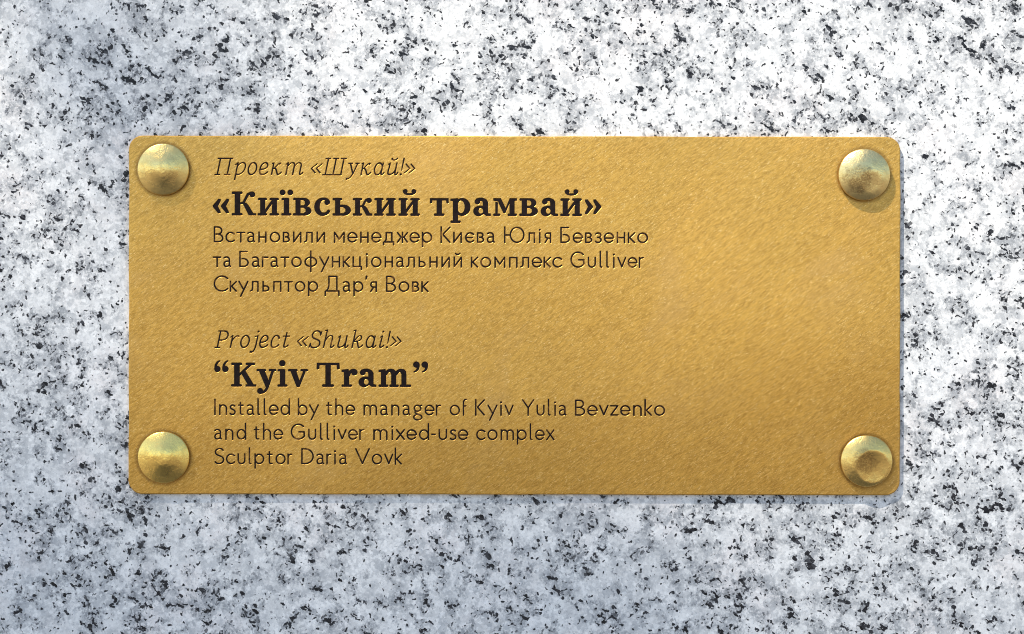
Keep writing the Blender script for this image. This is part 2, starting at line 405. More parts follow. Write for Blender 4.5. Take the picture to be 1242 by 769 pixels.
# ---- the thin sans letters of the body lines (pixels, baseline 0, y up; W = stroke)
W = 1.82; xh = 12.0; cp = 18.7; b = 0.95
sans = {
 'В': [L(W, 1, b, 1, cp, 5, cp), A(W, 5, 14.4, 4.6, 4.3, 90, -90), L(W, 5, 10.1, 2.8, 10.1), A(W, 5.6, 5.3, 5.1, 4.5, 80, -90), L(W, 5.6, .8, 1, b)],
 'B': [L(W, 1, b, 1, cp, 5, cp), A(W, 5, 14.4, 4.6, 4.3, 90, -90), L(W, 5, 10.1, 2.8, 10.1), A(W, 5.6, 5.3, 5.1, 4.5, 80, -90), L(W, 5.6, .8, 1, b)],
 'Б': [L(W, 9.3, cp, 1, cp, 1, b, 5.6, b), A(W, 5.6, 5.5, 4.9, 4.6, -90, 90), L(W, 5.6, 10.1, 3.6, 10.1)],
 'С': [A(W, 10, 9.8, 9.0, 9.0, 43, 317)],
 'Г': [L(W, 9, cp, 1, cp, 1, b)],
 'К': [L(W, 1, .4, 1, 19.2), L(W, 11, 18.9, 3.0, 10.2, 11, .7)],
 'K': [L(W, 1, .4, 1, 19.2), L(W, 11, 18.9, 3.0, 10.2, 11, .7)],
 'Ю': [L(W, 1, .4, 1, 19.2), L(W, 1, 9.6, 7.6, 9.6), A(W, 15.9, 9.8, 8.1, 9.0, 0, 360)],
 'Д': [L(W, 1.2, -4.6, 1.2, .3, 2.4, 1.2), B(W, 2.2, 1, 5, 3.4, 5.6, 6, 5.6, 10), L(W, 5.6, 9.5, 5.6, cp, 15, cp, 15, 1), L(W, 2.4, 1, 17.4, 1, 17.4, -4.6)],
 'G': [A(W, 9.4, 9.8, 8.5, 9.0, 45, 325), L(W, 16.2, 4.4, 16.2, 9.5, 10, 9.5)],
 'I': [L(W, 1, .5, 1, 19.0)],
 'Y': [L(W, 1, 19, 7.6, 9.6, 14.2, 19), L(W, 7.6, 9.6, 7.6, .5)],
 'D': [L(W, 5, .9, 1, .9, 1, cp, 5, cp), A(W, 5, 9.8, 9.2, 8.9, 90, -90)],
 'S': [B(W, 10.4, 17, 9.3, 18.6, 7.9, 18.9, 6.6, 18.9, 3.4, 18.9, 1.2, 17, 1.2, 14.6, 1.2, 9.4, 11, 11.2, 11, 5.6, 11, 2.6, 8.4, .8, 5.4, .8, 3.4, .8, 1.8, 1.6, .9, 2.9)],
 'V': [L(W, 1, 19, 8.9, 1.2, 16.8, 19)],
 'а': [B(W, 1, 11.2, 2, 12, 3, 12.2, 4, 12.2, 6.2, 12.2, 7.4, 11, 7.4, 8.8), L(W, 7.4, 9.2, 7.4, 2.6, 8.6, .9), B(W, 7.4, 7.2, 4, 7.4, .95, 6.8, .95, 3.8, .95, 1.8, 2.2, .8, 3.8, .8, 5.4, .8, 6.8, 1.6, 7.4, 3)],
 'о': [A(W, 6.2, 6.5, 5.3, 5.6, 0, 360)],
 'с': [A(W, 6.4, 6.5, 5.5, 5.6, 42, 318)],
 'е': [L(W, 1.4, 6.1, 10.6, 6.1), A(W, 6.0, 6.5, 5.1, 5.6, -2, 170), A(W, 6.0, 6.5, 5.1, 5.6, 195, 322)],
 'є': [A(W, 6, 6.5, 5.1, 5.6, 42, 318), L(W, 1.4, 6.3, 8.4, 6.3)],
 'т': [L(W, .9, xh, 9.6, xh), L(W, 5.3, xh, 5.3, .6)],
 'н': [L(W, 1, .5, 1, 12.5), L(W, 9, .5, 9, 12.5), L(W, 1.5, 6.6, 9, 6.6)],
 'в': [L(W, 4, .9, 1, .9, 1, xh, 4, xh), A(W, 4, 9.4, 3, 2.7, 90, -90), A(W, 4, 3.8, 3.6, 2.95, 90, -90), L(W, 4, 6.7, 3, 6.7)],
 'и': [L(W, 1, 12.5, 1, .8, 9.2, 12.2, 9.2, .5)],
 'й': [L(W, 1, 12.5, 1, .8, 9.2, 12.2, 9.2, .5), B(W, 2.6, 17, 3.6, 15.5, 6.6, 15.5, 7.6, 17)],
 'л': [B(W, .8, .9, 2.4, 1.2, 3.2, 2.4, 3.2, 6), L(W, 3.2, 5.5, 3.2, xh, 9.4, xh, 9.4, .5)],
 'м': [L(W, 1, .5, 1, 12.3, 6.4, 4.2, 11.8, 12.3, 11.8, .5)],
 'д': [L(W, 1, -2.6, 1, .3, 2, 1), B(W, 1.8, .9, 4, 2.6, 4, 5, 4, 7), L(W, 4, 6.5, 4, xh, 10.4, xh, 10.4, .9), L(W, 1.8, .9, 12.4, .9, 12.4, -2.6)],
 'ж': [L(W, 6.6, .6, 6.6, 12.4), L(W, 1, 12.2, 5, 6.7, 1, .8), L(W, 12.2, 12.2, 8.2, 6.7, 12.2, .8), L(W, 5, 6.7, 8.2, 6.7)],
 'р': [L(W, 1, 12.3, 1, -4.6), A(W, 6.1, 6.5, 5.1, 5.6, 0, 360)],
 'л_': [],
 'і': [L(W, 1.1, .5, 1.1, 12.2), E(1.1, 16.0, 1.25)],
 'я': [L(W, 7.4, .5, 7.4, xh, 4.4, xh), A(W, 4.4, 8.9, 3.4, 3.1, 90, 270), L(W, 4.4, 5.8, 7.4, 5.8), L(W, 4.2, 5.6, 1, .7)],
 'з': [B(W, 1, 10.9, 1.8, 11.8, 2.8, 12.2, 3.8, 12.2, 5.6, 12.2, 6.6, 11, 6.6, 9.6, 6.6, 7.8, 5.4, 6.8, 3.2, 6.8, 5.6, 6.8, 6.9, 5.6, 6.9, 3.9, 6.9, 2, 5.6, .8, 3.6, .8, 2.4, .8, 1.4, 1.2, .8, 2.1)],
 'к': [L(W, 1, .6, 1, 12.3), L(W, 7.8, 12.3, 2.3, 6.6, 7.8, .7)],
 'г': [L(W, 7.0, xh, 1, xh, 1, .5)],
 'ф': [L(W, 7.6, -5.2, 7.6, 19.4), A(W, 7.6, 6.5, 6.7, 5.5, 0, 360)],
 'у': [L(W, 1, 12.3, 6.1, 3.0), L(W, 11.2, 12.3, 2.8, -5.6)],
 'ц': [L(W, 1, 12.4, 1, .9, 10.6, .9, 10.6, -2.8), L(W, 8.9, 12.4, 8.9, .9)],
 'ь': [L(W, 4, .9, 1, .9, 1, 12.3), A(W, 4.2, 3.9, 3.4, 3.0, -90, 90), L(W, 4.2, 6.9, 1, 6.9)],
 'п': [L(W, 1, .5, 1, xh, 9, xh, 9, .5)],
 'u': [L(W, 1, 12.4, 1, 5), A(W, 5, 5, 4, 4.2, 180, 360), L(W, 9, 5, 9, 12.4)],
 'l': [L(W, 1, 19.6, 1, 2.6), B(W, 1, 2.8, 1, 1.4, 1.5, .9, 2.8, .8)],
 'i': [L(W, 1.1, .5, 1.1, 12.2), E(1.1, 16.0, 1.25)],
 'v': [L(W, 1, 12.3, 5.5, 1.2, 10, 12.3)],
 'r': [L(W, 1, .5, 1, 12.3), B(W, 1, 9.4, 1.6, 11.2, 3, 12.2, 5.4, 12.2)],
 'n': [L(W, 1, .5, 1, 12.3), A(W, 5, 8.2, 4, 4.0, 180, 0), L(W, 9, 8.2, 9, .5)],
 's': [B(W, 6.4, 11.0, 5.6, 11.9, 4.8, 12.2, 4, 12.2, 2.3, 12.2, 1.2, 11.1, 1.2, 9.7, 1.2, 6.4, 6.7, 7.4, 6.7, 3.9, 6.7, 2, 5.4, .8, 3.5, .8, 2.3, .8, 1.4, 1.3, .8, 2)],
 't': [L(W, .8, xh, 6, xh), L(W, 2.8, 15.2, 2.8, 3.4), B(W, 2.8, 3.6, 2.8, 1.6, 3.6, .7, 6, .9)],
 'd': [A(W, 5.6, 6.5, 4.8, 5.6, 0, 360), L(W, 10.6, .6, 10.6, 19.6)],
 'b': [A(W, 6.2, 6.5, 5.0, 5.6, 0, 360), L(W, 1.1, .6, 1.1, 19.6)],
 'h': [L(W, 1, .5, 1, 19.6), A(W, 5, 8.2, 4, 4.0, 180, 0), L(W, 9, 8.2, 9, .5)],
 'm': [L(W, 1, .5, 1, 12.3), A(W, 4.6, 8.6, 3.6, 3.6, 180, 0), L(W, 8.2, 8.6, 8.2, .5), A(W, 11.8, 8.6, 3.6, 3.6, 180, 0), L(W, 15.4, 8.6, 15.4, .5)],
 'g': [A(W, 5.2, 8.6, 3.9, 3.6, 0, 360), L(W, 8, 11.3, 10.2, 12.2), B(W, 3, 5.2, 1.8, 4.2, 2, 2.8, 4, 2.4), A(W, 5.6, -2.2, 4.8, 3.2, 0, 360), L(W, 3.6, 2.4, 5.6, 1.2)],
 'f': [L(W, 1.6, .5, 1.6, 15), B(W, 1.6, 14.6, 1.6, 18, 2.6, 19.6, 4.8, 19.4), L(W, 1.6, 11.6, 4.4, 11.6)],
 'z': [L(W, .9, xh, 8.8, xh, 1.1, 1, 9, 1)],
 'k': [L(W, 1, .5, 1, 19.6), L(W, 8, 12.3, 2.5, 6.6, 8, .7)],
 'x': [L(W, 1, 12.3, 9.6, .7), L(W, 9.4, 12.3, 1, .7)],
 '-': [L(W, .9, 6.9, 4.6, 6.9)],
 "'": [T(1.7, 18.6, 2.5, 1.0, 15.4, 1.5)],
}
for lat, cyr in zip('CaoecpyT', 'Саоесру_'):
    if cyr in sans: sans[lat] = sans[cyr]

# ---- light italic serif (drawn upright, then slanted)
h = 1.5; hs = 1.75; SL = 0.205
def chev(x, flip=False, w=1.5, hh=5.4, d=5.6, yc=8.2):
    return L(w, x + (0 if flip else d), yc + hh, x + (d if flip else 0), yc, x + (0 if flip else d), yc - hh)
ital = {
 'П': [L(h, .4, .5, 6, .5), L(h, 12.2, .5, 18.4, .5), L(hs, 3.2, .5, 3.2, 20.2), L(hs, 15.3, .5, 15.3, 20.2), L(h, .4, 20.2, 18, 20.2)],
 'р': [L(h, -1.2, 12.6, 1.2, 14.8), L(hs, 1.2, 14.8, 1.2, -5.4), B(h, 1.3, 10.5, 2.6, 13.2, 5, 15.0, 7.2, 15.0, 10.4, 15.0, 11.2, 12, 11.0, 9, 10.6, 4, 7.4, .7, 4.2, .7, 3, .7, 1.8, 1.2, 1.3, 2)],
 'о': [A(hs, 5.6, 7.8, 4.9, 7.2, 0, 360)],
 'е': [B(hs, 1.4, 7, 5, 6.6, 9.6, 8.0, 9.4, 11.6, 9.2, 14, 7.8, 15, 6, 15, 2.6, 15, .8, 11, .8, 7, .8, 3, 2.4, .7, 5.4, .7, 7.6, .7, 9.4, 2, 10.6, 3.8)],
 'к': [L(hs, 1.6, .6, 1.6, 14.6), L(h, .2, 14.2, 1.6, 14.6), B(h, 1.6, 7, 5, 8.4, 6, 14, 9.6, 14.4), E(9.4, 13.9, 1.3), B(hs, 4.6, 8, 7.4, 6.6, 7.4, .8, 9.6, .8, 11, .8, 11.8, 2, 12.8, 3.4)],
 'т': [L(h, -.6, 13, 1.4, 14.8), L(hs, 1.4, 14.8, 1.4, .6), B(h, 1.4, 10, 2.6, 13, 4.6, 15, 6.8, 15, 9, 15, 9.6, 13.4, 9.6, 11), L(hs, 9.6, 11.4, 9.6, .6), B(h, 9.6, 10, 10.8, 13, 12.8, 15, 15, 15, 17.2, 15, 17.8, 13.4, 17.8, 11), B(hs, 17.8, 11.4, 17.8, 7, 17.6, 3, 17.8, 2, 18, .3, 20, .4, 21.4, 3.2)],
 '«': [chev(0), chev(6.0)],
 '»': [chev(0, True), chev(6.0, True)],
 'Ш': [L(h, .2, .5, 22.6, .5), L(hs, 3.2, .5, 3.2, 20.2), L(hs, 12.6, .5, 12.6, 20.2), L(hs, 22, .5, 22, 20.2), L(h, .2, 20.2, 5.6, 20.2), L(h, 9.6, 20.2, 15.4, 20.2), L(h, 19, 20.2, 25, 20.2)],
 'у': [L(h, 0, 14.4, 4.4, 14.4), L(h, 8.6, 14.4, 12.6, 14.4), L(hs, 2, 14.4, 7.6, 1.4), B(h, 10.8, 14.2, 8.4, 6, 7, -5, 1.2, -4.6), E(1.4, -4.4, 1.3)],
 'а': [A(hs, 5.4, 7.8, 4.7, 7.1, 20, 340), L(h, 9.6, 14.8, 9.8, 11), B(hs, 9.8, 14.2, 9.8, 7, 9.4, 3, 9.7, 2, 10, .3, 11.8, .5, 13, 3.2), L(h, 9.7, 8, 8.5, 3)],
 'й': [L(h, .2, 13.4, 1.8, 14.6), B(hs, 1.8, 14.6, 1.8, 9, 1.2, 6, 1.2, 3.6, 1.2, .4, 5, .2, 7.6, 2.6, 8.8, 4, 9.6, 6, 9.9, 8), L(hs, 9.9, 14.8, 9.9, 4), B(hs, 9.9, 5, 9.8, 2, 10, .8, 11.4, .8, 12.2, .8, 12.8, 2.2, 13.3, 3.4), B(h, 3.2, 20.2, 3.6, 17.8, 8.6, 17.8, 9.2, 20.4), E(3.2, 20.0, 1.2), E(9.2, 20.4, 1.0)],
 '!': [T(1.4, 20.2, 2.0, 1.4, 6, 1.2), E(1.4, 1.1, 1.35)],
 'P': [L(h, .4, .5, 6, .5), L(hs, 3.2, .5, 3.2, 20.4), L(h, .8, 20.4, 8, 20.4), B(hs, 8, 20.4, 15, 20.4, 15, 9.6, 7.4, 9.4), L(hs, 7.4, 9.4, 3.2, 9.4)],
 'r': [L(h, -.4, 13, 1.6, 14.8), L(hs, 1.6, 14.8, 1.6, .6), B(h, 1.6, 8, 3.4, 12.6, 5.6, 15, 8.6, 14.6), E(8.6, 13.9, 1.3)],
 'o': [A(hs, 5.6, 7.8, 4.9, 7.2, 0, 360)],
 'j': [L(h, 1.4, 13.6, 4.2, 14.6), B(hs, 4.2, 14.6, 4.2, 4, 4.8, -6.2, -1.0, -5.2), E(-.6, -4.6, 1.35), E(4.0, 19.8, 1.3)],
 'c': [B(hs, 9.4, 12.4, 8.6, 14.4, 7, 15, 5.6, 15, 2.6, 15, .9, 11, .9, 7, .9, 3, 2.4, .7, 5.2, .7, 7.4, .7, 9.2, 2, 10.4, 4), E(9.2, 12.2, 1.3)],
 't': [L(h, -.6, 14.3, 6.6, 14.3), B(hs, 2.6, 18.4, 2.6, 10, 2, 6, 2, 3, 2, .4, 5, .2, 7.0, 3.4)],
 'S': [B(hs, 11.4, 15.8, 11.2, 19, 9, 20.8, 6.4, 20.8, 3.2, 20.8, 1.4, 18.6, 1.4, 15.8, 1.4, 9.6, 12.4, 12, 12.4, 5.6, 12.4, 2.2, 9.6, .4, 6.6, .4, 3.2, .4, 1.2, 2.4, 1, 5.4), L(h, 11.4, 15.6, 11.8, 19.6), L(h, 1.0, 5.6, .4, 1)],
 'h': [L(h, -.2, 21.0, 1.8, 21.6), L(hs, 1.8, 21.6, 1.4, .6), B(h, 1.5, 8, 3, 13, 5.4, 15, 7.6, 15, 10, 15, 10.2, 13, 10, 11), B(hs, 10, 11.4, 9.8, 7, 9.6, 3, 9.8, 2, 10, .3, 12, .4, 13.4, 3.2)],
 'u': [L(h, .2, 13.4, 1.8, 14.6), B(hs, 1.8, 14.6, 1.8, 9, 1.2, 6, 1.2, 3.6, 1.2, .4, 5, .2, 7.6, 2.6, 8.8, 4, 9.6, 6, 9.9, 8), L(hs, 9.9, 14.8, 9.9, 4), B(hs, 9.9, 5, 9.8, 2, 10, .8, 11.4, .8, 12.2, .8, 12.8, 2.2, 13.3, 3.4)],
 'k': [L(h, -.2, 21.0, 1.8, 21.6), L(hs, 1.8, 21.6, 1.4, .6), B(h, 1.6, 7, 4, 12, 6, 15, 8.6, 15, 11.4, 15, 11.4, 9.4, 7, 8.4, 5, 8.0, 3.6, 8, 2, 7.4), B(hs, 5.6, 8.4, 8, 6, 7.8, .8, 9.8, .8, 11.4, .8, 12.4, 2, 13.4, 3.6)],
 'i': [L(h, .2, 13.4, 1.8, 14.6), B(hs, 1.8, 14.6, 1.8, 9, 1.2, 5, 1.2, 3, 1.2, .4, 4, .2, 5.8, 3.4), E(2.0, 20.0, 1.3)],
}
ital['a'] = ital['а']; ital['e'] = ital['е']

# ---- bold slab serif of the two titles
def ser(x0, x1, y, t=3.0):                    # foot or head serif, softened
    return L(t, x0 + t / 2, y, x1 - t / 2, y)
def bchev(x, flip=False):
    a, c = (x + 8.2, x + 1.4) if not flip else (x + 1.2, x + 8.0)
    s = 1 if not flip else -1
    return P(a - 1.6 * s, 20.4, a + 1.2 * s, 20.0, a + 1.0 * s, 17.6, c + 4.6 * s, 11.4, a + 1.0 * s, 5.0, a + 1.2 * s, 2.8, a - 1.6 * s, 2.4, c - 1.2 * s, 10.6, c - 1.2 * s, 12.2)
def ii(dx=0):
    return [R(dx + 3.0, 0.5, dx + 9.2, 21), R(dx + 17.4, .5, dx + 23.6, 21), ser(dx, dx + 11.6, 1.55), ser(dx + .2, dx + 11.4, 20.1), ser(dx + 14.4, dx + 26.2, 1.55), ser(dx + 14.4, dx + 26, 20.1),
            T(dx + 8.4, 4.0, 3.2, dx + 18.2, 17.6, 3.2)]
def breve(cx, y): return [E(cx - 5, y + 4.6, 2.7), E(cx + 5, y + 4.6, 2.7), B(2.6, cx - 7, y + 5, cx - 7, y - .4, cx + 7, y - .4, cx + 7, y + 5)]
bold_a = [E(5.0, 17.4, 3.3), B(4.2, 5, 19.4, 8, 20.2, 9, 20.2, 10.2, 20.1), P(9, 21.8, 12.4, 21.6, 15.6, 20, 17.4, 17, 17.4, 3.4, 20.6, 2.8, 20.6, .1, 15.4, .1, 11.6, 3, 11.2, 16.2, 10.6, 18.4, 8.6, 19.2),
          E(6.6, 5.9, 6.5, 6.2), R(7, 9.4, 12, 12.6), N(E(9.0, 6.2, 2.7, 3.3)), R(11.6, 2, 17.3, 14), L(2.6, 17, 1.6, 19.4, 1.6)]
bold = {
 '«': [bchev(0), bchev(9.4)], '»': [bchev(0, True), bchev(9.4, True)],
 'К': [R(3.6, .5, 10.4, 28.8), ser(0, 13.2, 1.6, 3.1), ser(0, 13.2, 27.7, 3.1), T(10, 14.6, 2.6, 14.2, 15.6, 3.0, 17, 21, 3.0, 19.4, 25.6, 3.4, 23.4, 27.4, 3.6), E(24.8, 25.7, 3.5),
       P(13, 15.4, 17.4, 15.8, 20.4, 12.6, 26, 3.0, 29.4, 2.8, 29.4, .1, 20.6, .1)],
 'и': ii(), 'й': ii() + breve(13.6, 25.2),
 'ї': [R(3.0, .5, 9.4, 21.2), ser(0, 12, 1.55), ser(.2, 9, 20.0), E(1.6, 28.2, 3.4), E(10.6, 28.2, 3.4)],
 'в': [R(3.0, .5, 9.2, 21), ser(0, 12, 1.55), ser(.2, 12, 20.1), E(13.2, 16.0, 7.2, 5.6), E(13.6, 6, 8.6, 6.0), R(8, .1, 13.6, 3.2), R(8, 18.6, 13, 21.6), R(8, 9.6, 13, 12.4),
       N(P(9.2, 18.8, 12.4, 18.8, 14.2, 17.4, 14.2, 14.0, 12.6, 12.6, 9.2, 12.6)), N(P(9.2, 9.6, 12.6, 9.6, 15.0, 8, 15.0, 4.8, 12.8, 3.0, 9.2, 3.0))],
 'с': [E(10.6, 10.8, 10.4, 11.1), N(E(12.6, 11.0, 5.7, 8.0)), N(P(11.5, 15.6, 24, 17, 24, 6.6, 14.5, 5.4)), E(16.0, 16.4, 3.4), B(3.8, 10, 2.2, 14, 1.4, 16.6, 3.2, 17.6, 5.6), B(3.2, 10, 20.2, 14, 21, 17, 20, 18.0, 16.6)],
 'ь': [R(3.0, .5, 9.2, 21), ser(0, 11.6, 20.1), ser(0, 10, 1.55), E(13.2, 6.7, 8.6, 6.7), R(8, .1, 13, 3.2), R(8, 10.2, 13, 13.4), N(P(9.2, 10.2, 12.6, 10.2, 15.2, 8.4, 15.2, 5.0, 12.8, 3.1, 9.2, 3.1))],
 'к': [R(2.8, .5, 9.0, 21), ser(0, 11.6, 1.55), ser(0, 11.6, 20.1), T(8.6, 11.2, 2.4, 12.2, 11.8, 2.8, 14.6, 16.6, 2.8, 16.6, 19.2, 3.2, 19.4, 20.4, 3.0), E(20.2, 18.6, 3.1), P(10.6, 11.4, 14.8, 12.2, 17.6, 9.4, 21.0, 3, 24, 2.9, 24, .1, 16.8, .1)],
 'т': [R(8.2, .5, 14.6, 21), R(.2, 18.6, 22.6, 21.5), L(3.0, 1.7, 19.8, 1.5, 16.6), L(3.0, 21.1, 19.8, 21.3, 16.6), ser(5, 17.8, 1.55)],
 'р': [R(3.0, -7, 9.2, 21), ser(0, 12.6, -7.0), P(0, 20.8, 0, 18.4, 3.4, 17.6, 9, 19, 9, 21.6), E(14.2, 10.9, 10.0, 10.9), N(E(12.8, 11, 4.3, 7.6)), R(3.0, -7, 9.2, 20)],
 'а': bold_a,
 'м': [P(2.6, 0.4, 5.4, .4, 5.8, 17, 2.6, 17), R(19.6, .5, 25.8, 21), ser(0, 8.8, 1.55), ser(17.2, 28.6, 1.55), P(.2, 21.6, 9.4, 21.6, 15.0, 9.8, 19.8, 21.6, 28.4, 21.6, 28.4, 18.6, 20.8, 18.2, 14.6, 3.4, 12.4, 3.4, 5.6, 17.6, .2, 18.7)],
 '“': [E(3.9, 21.4, 3.8, 3.8), B(3.4, 1.8, 22, 1.6, 27, 3.6, 30, 6.6, 31.2, w1=1.8), E(13.4, 21.4, 3.8, 3.8), B(3.4, 11.3, 22, 11.1, 27, 13.1, 30, 16.1, 31.2, w1=1.8)],
 '”': [E(4.0, 27.2, 3.8, 3.8), B(3.4, 6.1, 26.6, 6.3, 21.6, 4.3, 19.4, 1.6, 18.4, w1=1.8), E(13.5, 27.2, 3.8, 3.8), B(3.4, 15.6, 26.6, 15.8, 21.6, 13.8, 19.4, 11.1, 18.4, w1=1.8)],
 'K': [R(3.6, .5, 10.4, 28.8), ser(0, 13.2, 1.6, 3.1), ser(0, 13.2, 27.7, 3.1), ser(17.4, 28.8, 27.7, 3.1), T(9.8, 14.4, 2.8, 23.6, 27.2, 3.2), P(12.2, 16, 16.8, 20.2, 27.2, 3.0, 30.4, 2.9, 30.4, .1, 17.4, .1, 17.4, 2.9, 19.8, 3.0)],
 'y': [P(2, 21, 9.2, 21, 14.6, 7.2, 13.4, -.6, 11, -.6), ser(-.2, 11.4, 20.1), ser(14.4, 23.6, 20.1), B(3.2, 19.6, 20, 13.6, 4, 13.6, -7.4, 4.6, -7.2), E(4.2, -5.0, 3.6)],
 'i': [R(3.0, .5, 9.4, 21.2), ser(0, 12, 1.55), ser(.2, 9, 20.0), E(5.8, 28.6, 3.8)],
 'v': [P(2, 21, 9.2, 21, 14, 6.6, 13.8, -.2, 10.2, -.2), ser(-.2, 11.4, 20.1), ser(14.6, 23.8, 20.1), T(20, 20, 3.0, 12.6, 1.4, 3.2)],
 'T': [R(10.6, .5, 17.2, 28.8), R(.3, 26.0, 27.7, 29.2), L(3.6, 2.0, 27, 1.8, 22.8), L(3.6, 26.0, 27, 26.2, 22.8), ser(6.6, 21.2, 1.6, 3.2)],
 'r': [R(3.0, .5, 9.2, 20), ser(0, 12.8, 1.55), P(0, 20.8, 0, 18.4, 3.4, 17.6, 8.6, 18.8, 8.6, 21.8), B(3.6, 8.4, 14, 9.6, 18, 11.6, 20.6, 15, 20.2), E(15.4, 17.8, 3.9)],
 'a': bold_a,
 'm': [R(3.0, .5, 9.2, 20), ser(0, 12, 1.55), P(0, 20.8, 0, 18.4, 3.4, 17.6, 8.6, 18.8, 8.6, 21.8), B(3.8, 8.6, 15.6, 10.4, 19.2, 13, 20.4, 15.4, 20.2), P(12, 18.4, 15.2, 22, 18.4, 21.6, 21.0, 19, 21.4, 15, 21.4, .6, 15.2, .6, 15.2, 15.6, 14.2, 17.8),
       ser(13, 24.4, 1.55), B(3.8, 20.8, 15.6, 22.6, 19.2, 25.2, 20.4, 27.6, 20.2), P(24.2, 18.4, 27.4, 22, 30.6, 21.6, 33.2, 19, 33.6, 15, 33.6, 2.6, 36.6, 2.6, 36.6, .1, 27.4, .1, 27.4, 15.6, 26.4, 17.8), ser(25.4, 39.4, 1.55)],
}

_cache = {}
def glyph(style, ch, sx=1.0):
    """contours (groove outline, paint outline) and ink extent of one letter"""
    k = (style, ch, round(sx, 3))
    if k in _cache: return _cache[k]
    tab = {'sans': sans, 'ital': ital, 'bold': bold}[style]
    shapes = tab[ch]
    pts = [q for s in shapes for q in shape_pts(s)]
    x0 = min(p[0] for p in pts) - 1.6; x1 = max(p[0] for p in pts) + 1.6
    y0 = min(p[1] for p in pts) - 1.6; y1 = max(p[1] for p in pts) + 1.6
    hstep = 0.2 if style != 'bold' else 0.25
    X, Y = np.meshgrid(np.arange(x0, x1, hstep), np.arange(y0, y1, hstep))
    F = np.full(X.shape, 1e3)
    for s in shapes:
        F = np.maximum(F, -shape_d(s[1], X, Y)) if s[0] == '-' else np.minimum(F, shape_d(s, X, Y))
    res = []
    for lev in (0.0, -0.06):
        cs = [simplify(c, 0.025) for c in contours(F, x0, y0, hstep, lev)]
        if style == 'ital': cs = [[(x + SL * y, y) for x, y in c] for c in cs]
        if sx != 1.0: cs = [[(x * sx, y) for x, y in c] for c in cs]
        res.append([c for c in cs if len(c) >= 3])
    xs = [x for c in res[0] for x, y in c]
    us = [x - SL * y for c in res[0] for x, y in c] if style == 'ital' else xs
    _cache[k] = (res[0], res[1], min(xs), max(xs), min(us), max(us))
    return _cache[k]

OPEN = set('сСекКvVyYуrгтжxzCce«»TГzLks-\'') ; ROUND = set('оoфОbdpрgюЮGeaаєвBВDsSз')
def bearing(c): return 0.35 if c in OPEN else (0.7 if c in ROUND else 1.0)

SLOPE = 0.0014
def fit(style, word, x0, x1):
    """place a word so that its ink runs from x0 to x1"""
    gl = [glyph(style, c) for c in word]
    if style == 'ital':                        # spaced upright, then slanted together
        u0 = x0 - (gl[0][2] - gl[0][4]); u1 = x1 - (gl[-1][3] - gl[-1][5])
        kk = [(1.0 if c not in '«»!' else 0.9) + (0.25 if a in 'ПШ' else 0) for a, c in zip(word, word[1:])]
        g = (u1 - u0 - sum(q[5] - q[4] for q in gl)) / sum(kk); x = u0; out = []
        print(word, 'italic gap', round(g, 2))
        for i, q in enumerate(gl):
            out.append((q, x - q[4])); x += q[5] - q[4] + (g * kk[i] if i < len(kk) else 0)
        return out
    ink = sum(g[3] - g[2] for g in gl)
    if style == 'ital': gap0 = [1.0] * (len(word) - 1)
    else: gap0 = [bearing(a) + (0.35 if c in 'лдД' else bearing(c)) for a, c in zip(word, word[1:])]
    sx = 1.0
    g = (x1 - x0 - ink) / max(sum(gap0), 1e-6) if gap0 else 0
    lo = 0.9 if style == 'sans' else -1.2
    if gap0 and g < lo:
        sx = (x1 - x0 - lo * sum(gap0)) / ink; gl = [glyph(style, c, sx) for c in word]; g = lo
    elif gap0 and g > 2.2 and style == 'sans':
        sx = min(1.08, (x1 - x0 - 2.2 * sum(gap0)) / ink); gl = [glyph(style, c, sx) for c in word]
        ink = sum(q[3] - q[2] for q in gl); g = (x1 - x0 - ink) / sum(gap0)
    x = x0; out = []
    for i, q in enumerate(gl):
        out.append((q, x - q[2]))
        x += q[3] - q[2] + (g * gap0[i] if i < len(gap0) else 0)
    return out
def exact(word, xs):
    """each letter of a title at its own ink extent"""
    out = []
    for c, (a, d) in zip(word, xs):
        q = glyph('bold', c); sx = (d - a) / (q[3] - q[2]); q = glyph('bold', c, sx)
        out.append((q, a - q[2]))
    return out
def zx(base, *v): return [(base + v[i] / 8.871, base + v[i + 1] / 8.871) for i in range(0, len(v), 2)]

